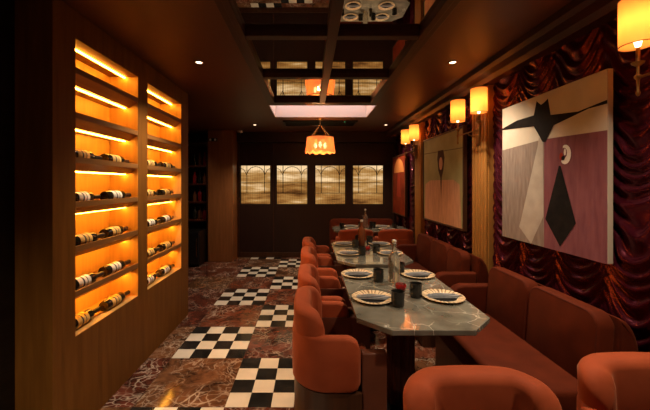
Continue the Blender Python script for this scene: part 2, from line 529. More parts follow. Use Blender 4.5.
# windows
for k, (a, b) in enumerate(WX):
    w = b - a
    bm = B(); box(bm, a + 0.0, b - 0.0, YF + 0.055, YF + 0.065, WZ0, WZ1)
    pane = struct('window_%d' % (k + 1), bm, M['window'])
    bm = B()
    t = 0.012
    for (x0, x1, z0, z1) in ((a, a + t, WZ0, WZ1), (b - t, b, WZ0, WZ1), (a + t, b - t, WZ0, WZ0 + t), (a + t, b - t, WZ1 - t, WZ1)):
        box(bm, x0, x1, YF + 0.01, YF + 0.053, z0, z1)
    obj('window_frame', bm, M['lead'], pane)
    bm = B()
    h = WZ1 - WZ0
    m = 0.006
    for u in (0.21, 0.79):
        box(bm, a + u * w - m, a + u * w + m, YF + 0.038, YF + 0.053, WZ1 - 0.71 * h, WZ1 - t)
    for v in (0.45, 0.71):
        box(bm, a + t, b - t, YF + 0.040, YF + 0.0525, WZ1 - v * h - m, WZ1 - v * h + m)
    pts = [(a + (0.5 - 0.29 * math.cos(q * PI / 10)) * w, YF + 0.047, WZ1 - 0.26 * h + 0.22 * h * math.sin(q * PI / 10)) for q in range(11)]
    tube(bm, pts, 0.007, 6)
    for sgn in (0, 1):
        x_e = a + t if sgn == 0 else b - t
        x_i = a + (0.21 if sgn == 0 else 0.79) * w
        tube(bm, [(x_i, YF + 0.047, WZ1 - 0.26 * h), ((x_e + x_i) / 2, YF + 0.047, WZ1 - 0.12 * h), (x_e, YF + 0.047, WZ1 - 0.08 * h)], 0.006, 6)
    obj('leading', bm, M['lead'], pane)

# ceiling tray: dark frame with smoked mirror panes
bm = B()
cx = (TX0 + TX1) / 2
zb, zt = 2.425, 2.50
# outer stepped frame
for (o, z0) in ((0.0, 2.437), (0.045, 2.425)):
    wdt = 0.045
    x0, x1, y0, y1 = TX0 + o, TX1 - o, TY0 + o, TY1 - o
    box(bm, x0, x0 + wdt, y0, y1, z0, zt, 0.004); box(bm, x1 - wdt, x1, y0, y1, z0, zt, 0.004)
    box(bm, x0 + wdt, x1 - wdt, y0, y0 + wdt, z0, zt, 0.004); box(bm, x0 + wdt, x1 - wdt, y1 - wdt - 0.04, y1, z0, zt, 0.004)
box(bm, cx - 0.036, cx + 0.036, TY0 + 0.09, TY1 - 0.13, 2.422, zt, 0.006)
CROSS = [0.52, 1.36, 2.20, 3.04]
for yc in CROSS:
    box(bm, TX0 + 0.09, TX1 - 0.09, yc - 0.034, yc + 0.034, 2.428, zt, 0.006)
tray = thing('ceiling_tray', 'dark wooden coffered frame with mirror panes set into the ceiling', 'ceiling panel', (cx, (TY0 + TY1) / 2, 2.43))
inv = Matrix.Translation((-cx, -(TY0 + TY1) / 2, -2.43))
bmesh.ops.transform(bm, matrix=inv, verts=bm.verts[:])
obj('frame', bm, M['frame_wood'], tray)
ys = [TY0 + 0.09] + CROSS + [TY1 - 0.13]
for k, (ya, yb) in enumerate(zip(ys[:-1], ys[1:])):
    for (xa, xb) in ((TX0 + 0.09, cx), (cx, TX1 - 0.09)):
        bm = B(); box(bm, xa, xb, ya, yb, 2.470, 2.474)
        bmesh.ops.transform(bm, matrix=inv, verts=bm.verts[:])
        obj('mirror_pane', bm, M['mirror'], tray)

# ------------------------------------------------------------------ WINE CABINET
FX = -1.35
cab = thing('wine_cabinet', 'tall built-in oak wine cabinet with two bays of glowing amber niches', 'cabinet', (FX, 2.68, 0))
def to_local(bm, o):
    bmesh.ops.transform(bm, matrix=Matrix.Translation(-Vector(o.location)), verts=bm.verts[:])
CY = (1.72, 1.888, 2.582, 2.725, 3.446, 3.635)
BX = -1.575
bm = B()
ZF, ZT = 0.57, 2.29
box(bm, -1.61, FX, CY[0], CY[5], 0, ZF - 0.001)
box(bm, -1.61, FX, CY[0], CY[5], ZT, CEIL - 0.002)
for a, b in ((CY[0], CY[1]), (CY[2], CY[3]), (CY[4], CY[5])):
    box(bm, -1.61, FX, a, b, ZF - 0.001, ZT)
to_local(bm, cab); obj('carcass', bm, M['oak'], cab)
bm = B()
for a, b in ((CY[1], CY[2]), (CY[3], CY[4])):
    box(bm, -1.61, BX, a, b, ZF, ZT)
to_local(bm, cab); obj('back_panel', bm, M['oak_niche_bright'], cab)
for a, b in ((CY[1], CY[2]), (CY[3], CY[4])):
    bm = B()
    box(bm, BX, FX - 0.003, a, a + 0.004, ZF, ZT); box(bm, BX, FX - 0.003, b - 0.004, b, ZF, ZT)
    box(bm, BX, FX - 0.003, a + 0.004, b - 0.004, ZF - 0.0005, ZF + 0.003)
    to_local(bm, cab); obj('brightened_lining', bm, M['oak_niche_bright'], cab)  # thin paler lining added to boost the strip glow on sides and floor
HOOD = 0.078
PITCH = 0.2593
tops = [ZF + PITCH * k for k in range(7)]
strip_x = -1.455
for a, b in ((CY[1], CY[2]), (CY[3], CY[4])):
    for k in range(1, 7):
        bm = B(); extrude_xz(bm, [(BX, tops[k] - 0.02), (FX - 0.014, tops[k] - 0.02), (FX - 0.014, tops[k]), (FX - 0.002, tops[k]), (FX - 0.002, tops[k] - 0.034), (strip_x + 0.035, tops[k] - HOOD), (BX, tops[k] - HOOD)], a + 0.004, b - 0.004)
        to_local(bm, cab); obj('shelf', bm, M['oak_shelf'], cab)
    for k in range(7):
        zz = (tops[k + 1] - HOOD + 0.003) if k < 6 else ZT
        bm = B(); box(bm, strip_x - 0.0065, strip_x + 0.0065, a + 0.006, b - 0.006, zz - 0.011, zz - 0.0035)
        to_local(bm, cab); obj('light_strip', bm, M['strip'], cab)

# wine bottles: lie along the shelf, base towards the viewer
def bottle_proto(name, lab_mat, label):
    t = thing(name, label, 'bottle', (0, 0, 0))
    bm = B()
    R = 0.036
    lathe(bm, [(0.0, 0.006), (0.02, 0.004), (0.034, 0.0), (R, 0.006), (R, 0.185), (0.034, 0.2), (0.026, 0.22), (0.0165, 0.236), (0.0145, 0.25), (0.0145, 0.298), (0.0, 0.298)], 20, (0, 0, R), 'y')
    obj('body', bm, M['wine_glass'], t, True)
    bm = B()
    lathe(bm, [(R + 0.0004, 0.05), (R + 0.0012, 0.051), (R + 0.0012, 0.150), (R + 0.0004, 0.151)], 20, (0, 0, R), 'y')
    for s in range(3):
        a0 = 0.2 + s * 0.3
    lb = obj('paper_label', bm, lab_mat, t, True)
    bm = B()
    lathe(bm, [(R + 0.0014, 0.085), (R + 0.002, 0.086), (R + 0.002, 0.096), (R + 0.0014, 0.097)], 20, (0, 0, R), 'y')
    lathe(bm, [(R + 0.0014, 0.118), (R + 0.002, 0.119), (R + 0.002, 0.123), (R + 0.0014, 0.124)], 20, (0, 0, R), 'y')
    obj('printed_band', bm, M['label_print'], lb, True)
    bm = B()
    lathe(bm, [(0.0146, 0.236), (0.0172, 0.237), (0.0162, 0.25), (0.0162, 0.300), (0.0, 0.3012)], 16, (0, 0, R), 'y')
    obj('capsule', bm, M['capsule_black'], t, True)
    return t
GRP = 'wine bottles lying in the lit cabinet niches'
shelf_names = {0: 'lowest', 1: 'second lowest', 2: 'third lowest', 3: 'middle', 4: 'third highest'}
protoY = protoW = None
for bay, (a, b) in (('near', (CY[1], CY[2])), ('far', (CY[3], CY[4]))):
    for k in range(5):
        for q in (0, 1):
            yellow = (bay == 'near' and k in (0,)) or (bay == 'far' and k in (1, 3, 4))
            if bay == 'near' and k in (2, 4):
                yellow = True
            col = 'yellow' if yellow else 'white'
            lab = '%s-labelled wine bottle, %s of the pair on the %s bottle shelf, %s cabinet bay' % (col, 'nearer' if q == 0 else 'farther', shelf_names[k], bay)
            y = a + 0.03 + q * 0.335 + random.uniform(-0.008, 0.008)
            loc = (-1.415 + random.uniform(-0.008, 0.008), y, tops[k] + (0.0042 if k == 0 else -0.0190))
            if yellow:
                if protoY is None:
                    protoY = bottle_proto('wine_bottle', M['label_yellow'], lab); o = protoY; o.location = loc; o['group'] = GRP
                else:
                    o = dup(protoY, loc, 0, lab, GRP)
            else:
                if protoW is None:
                    protoW = bottle_proto('wine_bottle', M['label_white'], lab); o = protoW; o.location = loc; o['group'] = GRP
                else:
                    o = dup(protoW, loc, 0, lab, GRP)
            o.rotation_euler.z = random.uniform(-0.05, 0.05)

# ------------------------------------------------------------------ RIGHT WALL: pilasters, curtains, paintings, sconces
PIL = [(1.19, 1.46), (2.95, 3.22), (4.70, 4.97)]
for k, (a, b) in enumerate(PIL):
    bm = B()
    prof = []
    n = 5
    box(bm, 1.605, XR - 0.001, a, b, 0, 2.344, 0.004)
    wf = (b - a) / n
    for i in range(n):
        box(bm, 1.585, 1.606, a + i * wf + 0.008, a + (i + 1) * wf - 0.008, 0.10, 2.33, 0.007, 3)
    box(bm, 1.575, 1.66, a - 0.006, b + 0.006, 0.0, 0.10, 0.006)
    struct('trim_%d' % (5 + k), bm, M['pilaster'])

def curtain(ya, yb, label, seed):
    rr = random.Random(seed)
    bm = B()
    z0, z1 = 0.02, 2.342
    ny = max(8, int((yb - ya) / 0.011)); nz = int((z1 - z0) / 0.012)
    ncol = max(1, round((yb - ya) / 0.38)); wc = (yb - ya) / ncol
    offs = [rr.uniform(0, 1) for _ in range(ncol + 1)]
    rows = []
    for i in range(ny + 1):
        y = ya + (yb - ya) * i / ny
        u = (y - ya) / wc
        c = min(int(u), ncol - 1)
        s = (u - c) * 2 - 1
        row = []
        for j in range(nz + 1):
            z = z0 + (z1 - z0) * j / nz
            n1 = noise.noise(Vector((y * 3.1 + seed, z * 3.3, c * 5.1)))
            n2 = noise.noise(Vector((y * 9 + seed, z * 9, c * 2.7)))
            sag = 0.2 * (1 - s * s) * (1 + 0.35 * n1)
            ph = (z + sag) / 0.088 + offs[c] * 3 + 0.55 * n1 + 0.16 * n2
            fr = ph - math.floor(ph)
            # asymmetric hanging fold: soft top, sharp underside
            ridge = (fr / 0.72) if fr < 0.72 else (1 - fr) / 0.28
            ridge = ridge * ridge * (3 - 2 * ridge)
            mid = 1 - abs(s) ** 3
            d = 0.008 + 0.032 * ridge * (0.35 + 0.65 * mid) * (0.8 + 0.4 * n1) + 0.012 * mid + 0.005 * n2
            if abs(s) > 0.86:
                d += 0.010 * (0.5 + 0.5 * math.sin((abs(s) - 0.86) / 0.14 * 2 * PI * 1.0 - PI / 2))
            row.append(bm.verts.new((XR - 0.006 - max(0.001, min(d, 0.058)), y, z)))
        rows.append(row)
    for a, b in zip(rows[:-1], rows[1:]):
        for j in range(nz):
            f = bm.faces.new((a[j], b[j], b[j + 1], a[j + 1])); f.smooth = True
    o = obj('curtain', bm, M['satin'])
    return tag(o, label, 'curtain', 'ruched crimson satin hangings')
curtain(-0.6, 1.18, 'crimson satin hanging beside the nearest wall lamp, right edge of the picture', 1)
curtain(1.47, 2.94, 'ruched crimson satin hanging behind the large mauve and cream painting', 2)
curtain(3.23, 4.69, 'ruched crimson satin hanging behind the olive and brown painting', 3)
curtain(4.98, 6.26, 'ruched crimson satin hanging behind the farthest red painting', 4)

def painting(name, label, ya, yb, z0, z1, base_polys, frame=None, base=None):
    """canvas on the wall; (u, v) run from its left edge and its bottom, both 0..1; layers are flat paint areas"""
    xf = 1.575
    t = thing(name, label, 'painting', (1.59, (ya + yb) / 2, z0))
    names = [base] + [p[0] for p in base_polys]
    uniq = list(dict.fromkeys(names))
    bm = B()
    box(bm, xf, 1.605, ya, yb, z0, z1, 0.003)
    to_local(bm, t)
    obj('canvas', bm, M['canvas_edge'], t)
    bm = B()
    def put(poly, mi, layer):
        vs_ = [bm.verts.new((xf - 0.0006 - 0.0005 * layer, yb + (ya - yb) * u, z0 + (z1 - z0) * v)) for u, v in poly]
        f = bm.faces.new(vs_); f.material_index = mi
    put([(0.002, 0.002), (0.998, 0.002), (0.998, 0.998), (0.002, 0.998)], 0, 0)
    for k, (mn, poly) in enumerate(base_polys):
        put(poly, uniq.index(mn), k + 1)
    bmesh.ops.triangulate(bm, faces=bm.faces[:])
    to_local(bm, t)
    me_o = obj('painted_surface', bm, [M[n] for n in uniq], t)
    if frame:
        bm = B(); e = 0.02
        for (a, b, c, d) in ((ya - e, ya, z0 - e, z1 + e), (yb, yb + e, z0 - e, z1 + e), (ya, yb, z0 - e, z0), (ya, yb, z1, z1 + e)):
            box(bm, 1.565, 1.607, a, b, c, d, 0.003)
        to_local(bm, t); obj('frame', bm, M[frame], t)
    return t

def ell(cx_, cy_, rx, ry, n=20, a0=0, a1=2 * PI):
    return [(cx_ + rx * math.cos(a0 + (a1 - a0) * k / n), cy_ + ry * math.sin(a0 + (a1 - a0) * k / n)) for k in range(n + (0 if abs(a1 - a0 - 2 * PI) < 1e-6 else 1))]

painting('painting', 'large abstract canvas with black spread-armed figure over cream, taupe and mauve fields', 1.735, 2.685, 1.025, 2.062, [
    ('p_taupe', [(0.0, 0.0), (0.505, 0.0), (0.505, 0.70), (0.47, 0.70), (0.0, 0.675)]),
    ('p_mauve', [(0.505, 0.0), (1.0, 0.0), (1.0, 0.685), (0.505, 0.70)]),
    ('p_grey', [(0.455, 0.72), (0.495, 0.70), (0.50, 0.20), (0.37, 0.0), (0.23, 0.10), (0.255, 0.16), (0.44, 0.66)]),
    ('p_black', [(0.0, 0.845), (0.20, 0.875), (0.40, 0.875), (0.43, 0.965), (0.475, 0.93), (0.50, 0.935), (0.545, 0.955), (0.57, 0.845), (0.80, 0.82), (1.0, 0.82), (1.0, 0.84),
                 (0.60, 0.775), (0.565, 0.735), (0.52, 0.68), (0.49, 0.685), (0.445, 0.745), (0.40, 0.80), (0.0, 0.835)]),
    ('p_black', [(0.645, 0.52), (0.66, 0.52), (0.785, 0.185), (0.655, 0.03), (0.52, 0.185)]),
    ('p_white', ell(0.70, 0.585, 0.048, 0.058, 14, -PI * 0.75, PI * 0.62)),
    ('p_mauve', ell(0.690, 0.595, 0.026, 0.032, 12)),
    ('p_red', ell(0.668, 0.575, 0.016, 0.024, 10)),
    ('p_white', ell(0.70, 0.60, 0.010, 0.022, 8)),
    ('p_black', ell(0.685, 0.565, 0.016, 0.014, 8)),
], base='p_cream')
painting('painting', 'olive green and brown canvas with one dark vase-like figure beside the double wall lamp', 3.37, 4.53, 0.985, 2.03, [
    ('p_brown', [(0.03, 0.0), (0.97, 0.0), (0.93, 0.44), (0.80, 0.49), (0.20, 0.49), (0.05, 0.44)]),
    ('p_dkbrown', [(0.0, 0.835), (1.0, 0.80), (1.0, 0.805), (0.0, 0.842)]),
    ('p_dkbrown', [(0.43, 0.835), (0.57, 0.83), (0.60, 0.74), (0.57, 0.60), (0.53, 0.52), (0.515, 0.27), (0.49, 0.52), (0.44, 0.60), (0.41, 0.74)]),
    ('p_brown', ell(0.505, 0.68, 0.045, 0.075, 14)),
], base='p_olive', frame='walnut')
painting('painting', 'farthest painting, glowing rust red with an orange arch, near the far tables', 5.42, 6.22, 0.92, 1.94, [
    ('p_orange', [(0.1, 0.72)] + [(0.5 - 0.4 * math.cos(q * PI / 12), 0.72 + 0.24 * math.sin(q * PI / 12)) for q in range(13)] + [(0.9, 0.72)]),
    ('p_red', [(0.42, 0.72), (0.58, 0.72), (0.68, 0.3), (0.32, 0.3)]),
], base='p_rust', frame='walnut')

def sconce(yc, label):
    """double wall lamp on a pilaster: back plate, stem, cross bar and two candle arms with cylindrical shades"""
    t = thing('wall_sconce', label, 'wall lamp', (1.585, yc, 1.93), 0, 'double brass wall lamps on the pilasters')
    bm = B()
    box(bm, -0.014, -0.001, -0.035, 0.035, -0.11, 0.11, 0.005)
    obj('back_plate', bm, M['brass'], t)
    bm = B()
    tube(bm, [(-0.012, 0, -0.02), (-0.05, 0, -0.035), (-0.09, 0, -0.02), (-0.105, 0, 0)], 0.007, 8)
    tube(bm, [(-0.105, -0.205, 0), (-0.105, 0.205, 0)], 0.006, 8)
    obj('arm', bm, M['brass'], t, True)
    for s in (-1, 1):
        y = 0.205 * s
        bm = B()
        lathe(bm, [(0.0, -0.085), (0.006, -0.08), (0.009, -0.07), (0.005, -0.055), (0.006, -0.01), (0.014, 0.0), (0.014, 0.008), (0.006, 0.016), (0.006, 0.05), (0.022, 0.062), (0.024, 0.07), (0.008, 0.075), (0.008, 0.134), (0.0, 0.134)], 14, (-0.105, y, 0))
        cs = obj('candle_stem', bm, M['brass'], t, True)
        bm = B()
        R = 0.067
        lathe(bm, [(R, 0.145), (R, 0.355)], 28, (-0.105, y, 0))
        for f in [f for f in bm.faces if len(f.verts) > 4]:
            bm.faces.remove(f)
        sh = obj('shade', bm, M['shade'], t, True)
        for zz in (0.145, 0.355):
            bm = B()
            lathe(bm, [(R - 0.001, zz - 0.002), (R + 0.0015, zz - 0.002), (R + 0.0015, zz + 0.002), (R - 0.001, zz + 0.002)], 28, (-0.105, y, 0))
            for f in [f for f in bm.faces if len(f.verts) > 4]:
                bm.faces.remove(f)
            obj('shade_ring', bm, M['brass'], sh, True)
        bm = B()
        lathe(bm, [(0.0, 0.135), (0.010, 0.14), (0.017, 0.17), (0.014, 0.20), (0.0, 0.22)], 12, (-0.105, y, 0))
        obj('bulb', bm, M['bulb'], t, True)
        light_child(t, 'POINT', (-0.105, y, 0.25), SCONCE_W, WARM, 0.03)
    return t
sconce(1.275, 'nearest double wall lamp, cut off by the right edge of the picture')
sconce(3.08, 'double brass wall lamp between the mauve painting and the olive painting')
sconce(4.87, 'farthest double brass wall lamp, between the olive painting and the red painting')

# ------------------------------------------------------------------ CHAIR
def upath(n, w, depth, r):
    """plan curve of a U opening to +x: points and outward normals"""
    pts = []
    h = w / 2
    L1 = depth - r; L2 = w - 2 * r; LA = PI * r / 2
    tot = 2 * L1 + L2 + 2 * LA
    for k in range(n + 1):
        s = tot * k / n
        if s <= L1:
            pts.append(((depth - s, -h), (0, -1), s))
        elif s <= L1 + LA:
            a = (s - L1) / r
            pts.append(((r - r * math.sin(a), -h + r - r * math.cos(a)), (-math.sin(a), -math.cos(a)), s))
        elif s <= L1 + LA + L2:
            pts.append(((0, -h + r + s - L1 - LA), (-1, 0), s))
        elif s <= L1 + 2 * LA + L2:
            a = (s - L1 - LA - L2) / r
            pts.append(((r - r * math.cos(a), h - r + r * math.sin(a)), (-math.cos(a), math.sin(a)), s))
        else:
            pts.append(((r + s - L1 - 2 * LA - L2, h), (0, 1), s))
    return pts, tot

def shell(bm, w, depth, r, th, z0, ztop, endr, n=72, k=20, lean=0.0, pw=0.55):
    pts, tot = upath(n, w, depth, r)
    rings = []
    for (p, nrm, s) in pts:
        e = min(s, tot - s)
        q = max(0.0, 1 - e / endr)
        cut = endr * (1 - math.sqrt(max(0.0, 1 - q * q)))
        q2 = max(0.0, 1 - e / (th * 0.5))
        tk = th * (0.12 + 0.88 * math.sqrt(max(0.0, 1 - q2 * q2)))
        zt_ = ztop(s / tot) - cut
        zb_ = z0 + cut * 0.6
        ring = []
        for i in range(k):
            a = 2 * PI * i / k
            ca, sa = math.cos(a), math.sin(a)
            ex = math.copysign(abs(ca) ** pw, ca); 
            # rounded rectangle section: fixed corner radius
            hh = (zt_ - zb_) / 2; cr = min(tk / 2, hh)
            zz = (zb_ + zt_) / 2 + math.copysign(hh - cr, sa) * (1 if abs(sa) > 0.02 else 0) + cr * math.copysign(abs(sa) ** 0.8, sa)
            off = -th / 2 + tk / 2 * math.copysign(abs(ca) ** 0.8, ca)
            ln = lean * max(0, (zz - 0.45))
            ring.append(bm.verts.new((p[0] + nrm[0] * (off + ln), p[1] + nrm[1] * (off + ln), zz)))
        rings.append(ring)
    for a, b in zip(rings[:-1], rings[1:]):
        for i in range(k):
            bm.faces.new((a[i], a[(i + 1) % k], b[(i + 1) % k], b[i]))
    bm.faces.new(rings[0][::-1]); bm.faces.new(rings[-1])

CW = 0.54
def make_chair(label, cat='chair', group=None):
    t = thing('barrel_chair', label, cat, (0, 0, 0), 0, group)
    dx = -0.24
    def put(name, bm, m, smooth=True):
        bmesh.ops.transform(bm, matrix=Matrix.Translation((dx, 0, 0)), verts=bm.verts[:])
        return obj(name, bm, m, t, smooth)
    bm = B()
    shell(bm, CW, 0.345, 0.19, 0.062, 0.425, lambda u: 0.70, 0.075)
    put('wraparound_band', bm, M['velvet'])
    # taller backrest lobe inside the band
    bm = B()
    shell(bm, 0.475, 0.15, 0.13, 0.10, 0.44, lambda u: 0.83 - 0.035 * (2 * u - 1) ** 2, 0.085, 64, 20, 0.04)
    bmesh.ops.transform(bm, matrix=Matrix.Translation((0.02, 0, 0)), verts=bm.verts[:])
    put('backrest', bm, M['velvet'])
    # seat cushion
    bm = B()
    hw = 0.185
    poly = [(0.44, -hw), (0.44, hw), (0.16, hw), (0.10, hw - 0.04), (0.075, 0.09), (0.07, 0), (0.075, -0.09), (0.10, -hw + 0.04), (0.16, -hw)]
    prism(bm, poly, 0.37, 0.465, 0.025, 0, 3)
    put('seat', bm, M['velvet'])
    # plinth base following the back
    bm = B()
    pts, tot = upath(40, CW - 0.02, 0.34, 0.185)
    poly = [(p[0] + 0.01, p[1]) for p, _, _ in pts]
    prism(bm, poly, 0.0, 0.424, 0.0)
    put('base', bm, M['walnut'])
    for s in (-1, 1):
        bm = B()
        y0, y1 = sorted((s * 0.193, s * 0.248))
        y0b, y1b = sorted((s * 0.190, s * 0.206))
        box(bm, 0.352, 0.475, y0, y1, 0.0, 0.615, 0.008, 3)
        box(bm, 0.10, 0.36, y0b, y1b, 0.43, 0.612, 0.006, 2)
        put('arm_panel', bm, M['leather'])
    return t
GC = 'rust velvet barrel chairs'
LX = -0.095 + 0.24
ch = make_chair('barrel chair nearest the viewer on the aisle side of the foreground table', group=GC)
ch.location = (LX, 1.86, 0)
dup(ch, (LX, 2.43, 0), 0, 'barrel chair on the aisle side of the foreground table, second from viewer', GC)
dup(ch, (LX, 3.17, 0), 0, 'barrel chair at the nearer aisle seat of the middle table', GC)
dup(ch, (LX, 3.77, 0), 0, 'barrel chair at the farther aisle seat of the middle table', GC)
dup(ch, (0.64, 4.70, 0), PI / 2, 'left barrel chair with its back to us at the far table', GC)
dup(ch, (1.20, 4.70, 0), PI / 2, 'right barrel chair with its back to us at the far table', GC)
dup(ch, (0.54, 0.92, 0), -PI / 2, 'cropped orange barrel chair at the bottom edge, left of the two', GC)
dup(ch, (1.185, 1.01, 0), -PI / 2, 'cropped orange barrel chair in the bottom right corner', GC)

# ------------------------------------------------------------------ TABLES
def octo(w, l, c):
    a, b = w / 2, l / 2
    return [(-a + c, -b), (a - c, -b), (a, -b + c), (a, b - c), (a - c, b), (-a + c, b), (-a, b - c), (-a, -b + c)]

def make_table(label, w, l, c=0.15):
    t = thing('dining_table', label, 'table', (0, 0, 0), 0, 'stone-topped tables with clipped corners')
    bm = B(); prism(bm, octo(w, l, c), 0.722, 0.75, 0.004)
    obj('tabletop', bm, M['stone'], t)
    bm = B(); prism(bm, octo(w - 0.10, l - 0.10, c), 0.700, 0.721)
    obj('apron', bm, M['walnut'], t)
    bm = B()
    ped = 0.16 if l > 0.9 else 0.12
    lathe(bm, [(0.085, 0.03), (0.085, 0.68), (0.12, 0.699)], 60, ribs=15, rib_d=0.06)
    obj('pedestal', bm, M['mahogany'], t, True)
    bm = B()
    lathe(bm, [(0.22, 0.0), (0.22, 0.012), (0.20, 0.022), (0.10, 0.035)], 40)
    obj('base_plate', bm, M['black_metal'], t, True)
    return t
T1 = make_table('nearest grey-green marble table with clipped corners, set for four', 0.70, 1.17)
T1.location = (0.595, 2.155, 0)
T2 = dup(T1, (0.60, 3.45, 0), 0, 'middle marble table along the row, behind the foreground table')
T3 = make_table('farthest marble table, set crosswise in front of the far bench', 1.16, 0.72)
T3.location = (0.94, 5.18, 0)

# ------------------------------------------------------------------ TABLEWARE
def make_plate(label):
    t = thing('charger_plate', label, 'plate', (0, 0, 0))
    bm = B()
    n = 96; nr = 28
    prof = [(0.078, 0.006), (0.084, 0.0085), (0.10, 0.013), (0.117, 0.016), (0.124, 0.0165), (0.1245, 0.0145), (0.11, 0.010), (0.075, 0.0)]
    rings = []
    for r, h in prof:
        ring = []
        for k in range(n):
            a = 2 * PI * k / n
            lob = math.cos(nr * a)
            rr = r * (1 + (0.018 * lob if r > 0.115 else 0.0))
            hh = h + (0.0016 * lob if 0.083 < r < 0.12 else 0)
            ring.append(bm.verts.new((rr * math.cos(a), rr * math.sin(a), hh)))
        rings.append(ring)
    for ri, (a, b) in enumerate(zip(rings[:-1], rings[1:])):
        for k in range(n):
            f = bm.faces.new((a[k], a[(k + 1) % n], b[(k + 1) % n], b[k]))
            ang = 2 * PI * (k + 0.5) / n
            f.material_index = 1 if (math.cos(nr * ang) < -0.45 and 1 <= ri <= 3) else 0
    bm.faces.new(rings[-1])
    obj('ribbed_rim', bm, [M['cream'], M['tan']], t, True)
    bm = B()
    lathe(bm, [(0.0, 0.0045), (0.06, 0.0045), (0.079, 0.007), (0.079, 0.001), (0.0, 0.001)], 40)
    obj('dark_well', bm, M['plate_dark'], t, True)
    return t

def make_napkin(label):
    bm = B()
    # folded linen: two stacked tapering layers with soft edges
    for (z0, z1, pts) in ((0.0, 0.007, [(-0.098, -0.028), (0.075, -0.034), (0.104, 0.0), (0.078, 0.03), (-0.096, 0.026)]),
                          (0.0068, 0.0135, [(-0.092, -0.020), (0.05, -0.030), (0.112, -0.012), (0.06, 0.018), (-0.086, 0.022)]),
                          (0.0133, 0.019, [(-0.07, -0.010), (0.03, -0.02), (0.08, 0.004), (0.02, 0.014), (-0.066, 0.012)])):
        prism(bm, pts, z0, z1, 0.0028, 0, 2)
    o = obj('folded_napkin', bm, M['napkin'], None, True)
    return tag(o, label, 'napkin')

def make_tumbler(label):
    bm = B()
    lathe(bm, [(0.0, 0.001), (0.03, 0.0), (0.035, 0.006), (0.0365, 0.03), (0.0375, 0.086), (0.0345, 0.086), (0.033, 0.03), (0.03, 0.012), (0.0, 0.012)], 64, ribs=16, rib_d=0.022)
    o = obj('tumbler', bm, M['glass_dark'], None, True)
    return tag(o, label, 'glass')

def make_bottle(name, label, m, h=0.30):
    t = thing(name, label, 'bottle', (0, 0, 0))
    k = h / 0.30
    bm = B()
    lathe(bm, [(0.0, 0.003), (0.035, 0.0), (0.040, 0.006), (0.040, 0.165 * k), (0.036, 0.19 * k), (0.022, 0.215 * k), (0.0155, 0.235 * k), (0.0150, 0.268 * k), (0.019, 0.270 * k), (0.019, 0.276 * k), (0.0, 0.276 * k)], 28)
    obj('body', bm, m, t, True)
    bm = B()
    lathe(bm, [(0.0, 0.277 * k), (0.012, 0.277 * k), (0.013, 0.285 * k), (0.017, 0.29 * k), (0.015, 0.30 * k), (0.0, 0.303 * k)], 16)
    obj('stopper', bm, M['white_plastic'], t, True)
    return t

TZ = 0.7508
pl = nk = tu = None
def place(kind, x, y, z, rz, label, group):
    global pl, nk, tu
    if kind == 'plate':
        if pl is None:
            pl = make_plate(label); o = pl; o['group'] = group; o.location = (x, y, z); o.rotation_euler.z = rz
        else: o = dup(pl, (x, y, z), rz, label, group)
    elif kind == 'napkin':
        if nk is None:
            nk = make_napkin(label); o = nk; o['group'] = group; o.location = (x, y, z); o.rotation_euler.z = rz
        else: o = dup(nk, (x, y, z), rz, label, group)
    else:
        if tu is None:
            tu = make_tumbler(label); o = tu; o['group'] = group; o.location = (x, y, z); o.rotation_euler.z = rz
        else: o = dup(tu, (x, y, z), rz, label, group)
    return o
sets = [('foreground', [(0.38, 1.99, 'near left'), (0.815, 2.01, 'near right'), (0.365, 2.51, 'far left'), (0.82, 2.50, 'far right')],
         [(0.503, 1.88), (0.655, 2.03), (0.492, 2.36), (0.70, 2.56)]),
        ('middle', [(0.39, 3.28, 'near left'), (0.80, 3.28, 'near right'), (0.39, 3.79, 'far left'), (0.80, 3.79, 'far right')],
         [(0.51, 3.22), (0.675, 3.34), (0.50, 3.60), (0.70, 3.86)]),
        ('far', [(0.66, 5.02, 'near left'), (1.17, 5.02, 'near right'), (0.66, 5.36, 'far left'), (1.17, 5.36, 'far right')],
         [(0.50, 5.14), (1.32, 5.12), (0.82, 5.30), (1.02, 5.28)])]
for tn, plates, glasses in sets:
    for (x, y, w) in plates:
        place('plate', x, y, TZ, random.uniform(0, 1), 'cream ribbed charger plate, %s setting of the %s table' % (w, tn), 'ribbed charger plates')
        place('napkin', x, y, TZ + 0.0078, random.uniform(-0.15, 0.15) + (PI if 'right' in w and False else 0), 'folded slate napkin on the %s plate of the %s table' % (w, tn), 'folded slate napkins')
    gl = {'foreground': ['in front of the near left plate', 'left of the near right plate', 'right of the far left plate', 'left of the far right plate'],
          'middle': ['beside the near left plate', 'left of the near right plate', 'right of the far left plate', 'left of the far right plate'],
          'far': ['at the left end', 'at the right end', 'right of the far left plate', 'left of the far right plate']}[tn]
    for (x, y), w in zip(glasses, gl):
        place('tumbler', x, y, TZ, 0, 'dark ribbed tumbler %s on the %s table' % (w, tn), 'dark ribbed tumblers')
b = make_bottle('water_bottle', 'tall clear glass water bottle standing on the foreground table', M['glass_clear']); b.location = (0.60, 2.34, TZ)
b2 = make_bottle('water_bottle', 'brown glass bottle standing on the middle table', M['glass_brown']); b2.location = (0.575, 3.66, TZ)
b3 = make_bottle('water_bottle', 'clear glass bottle standing on the far table', M['glass_clear']); b3.location = (0.88, 5.22, TZ)
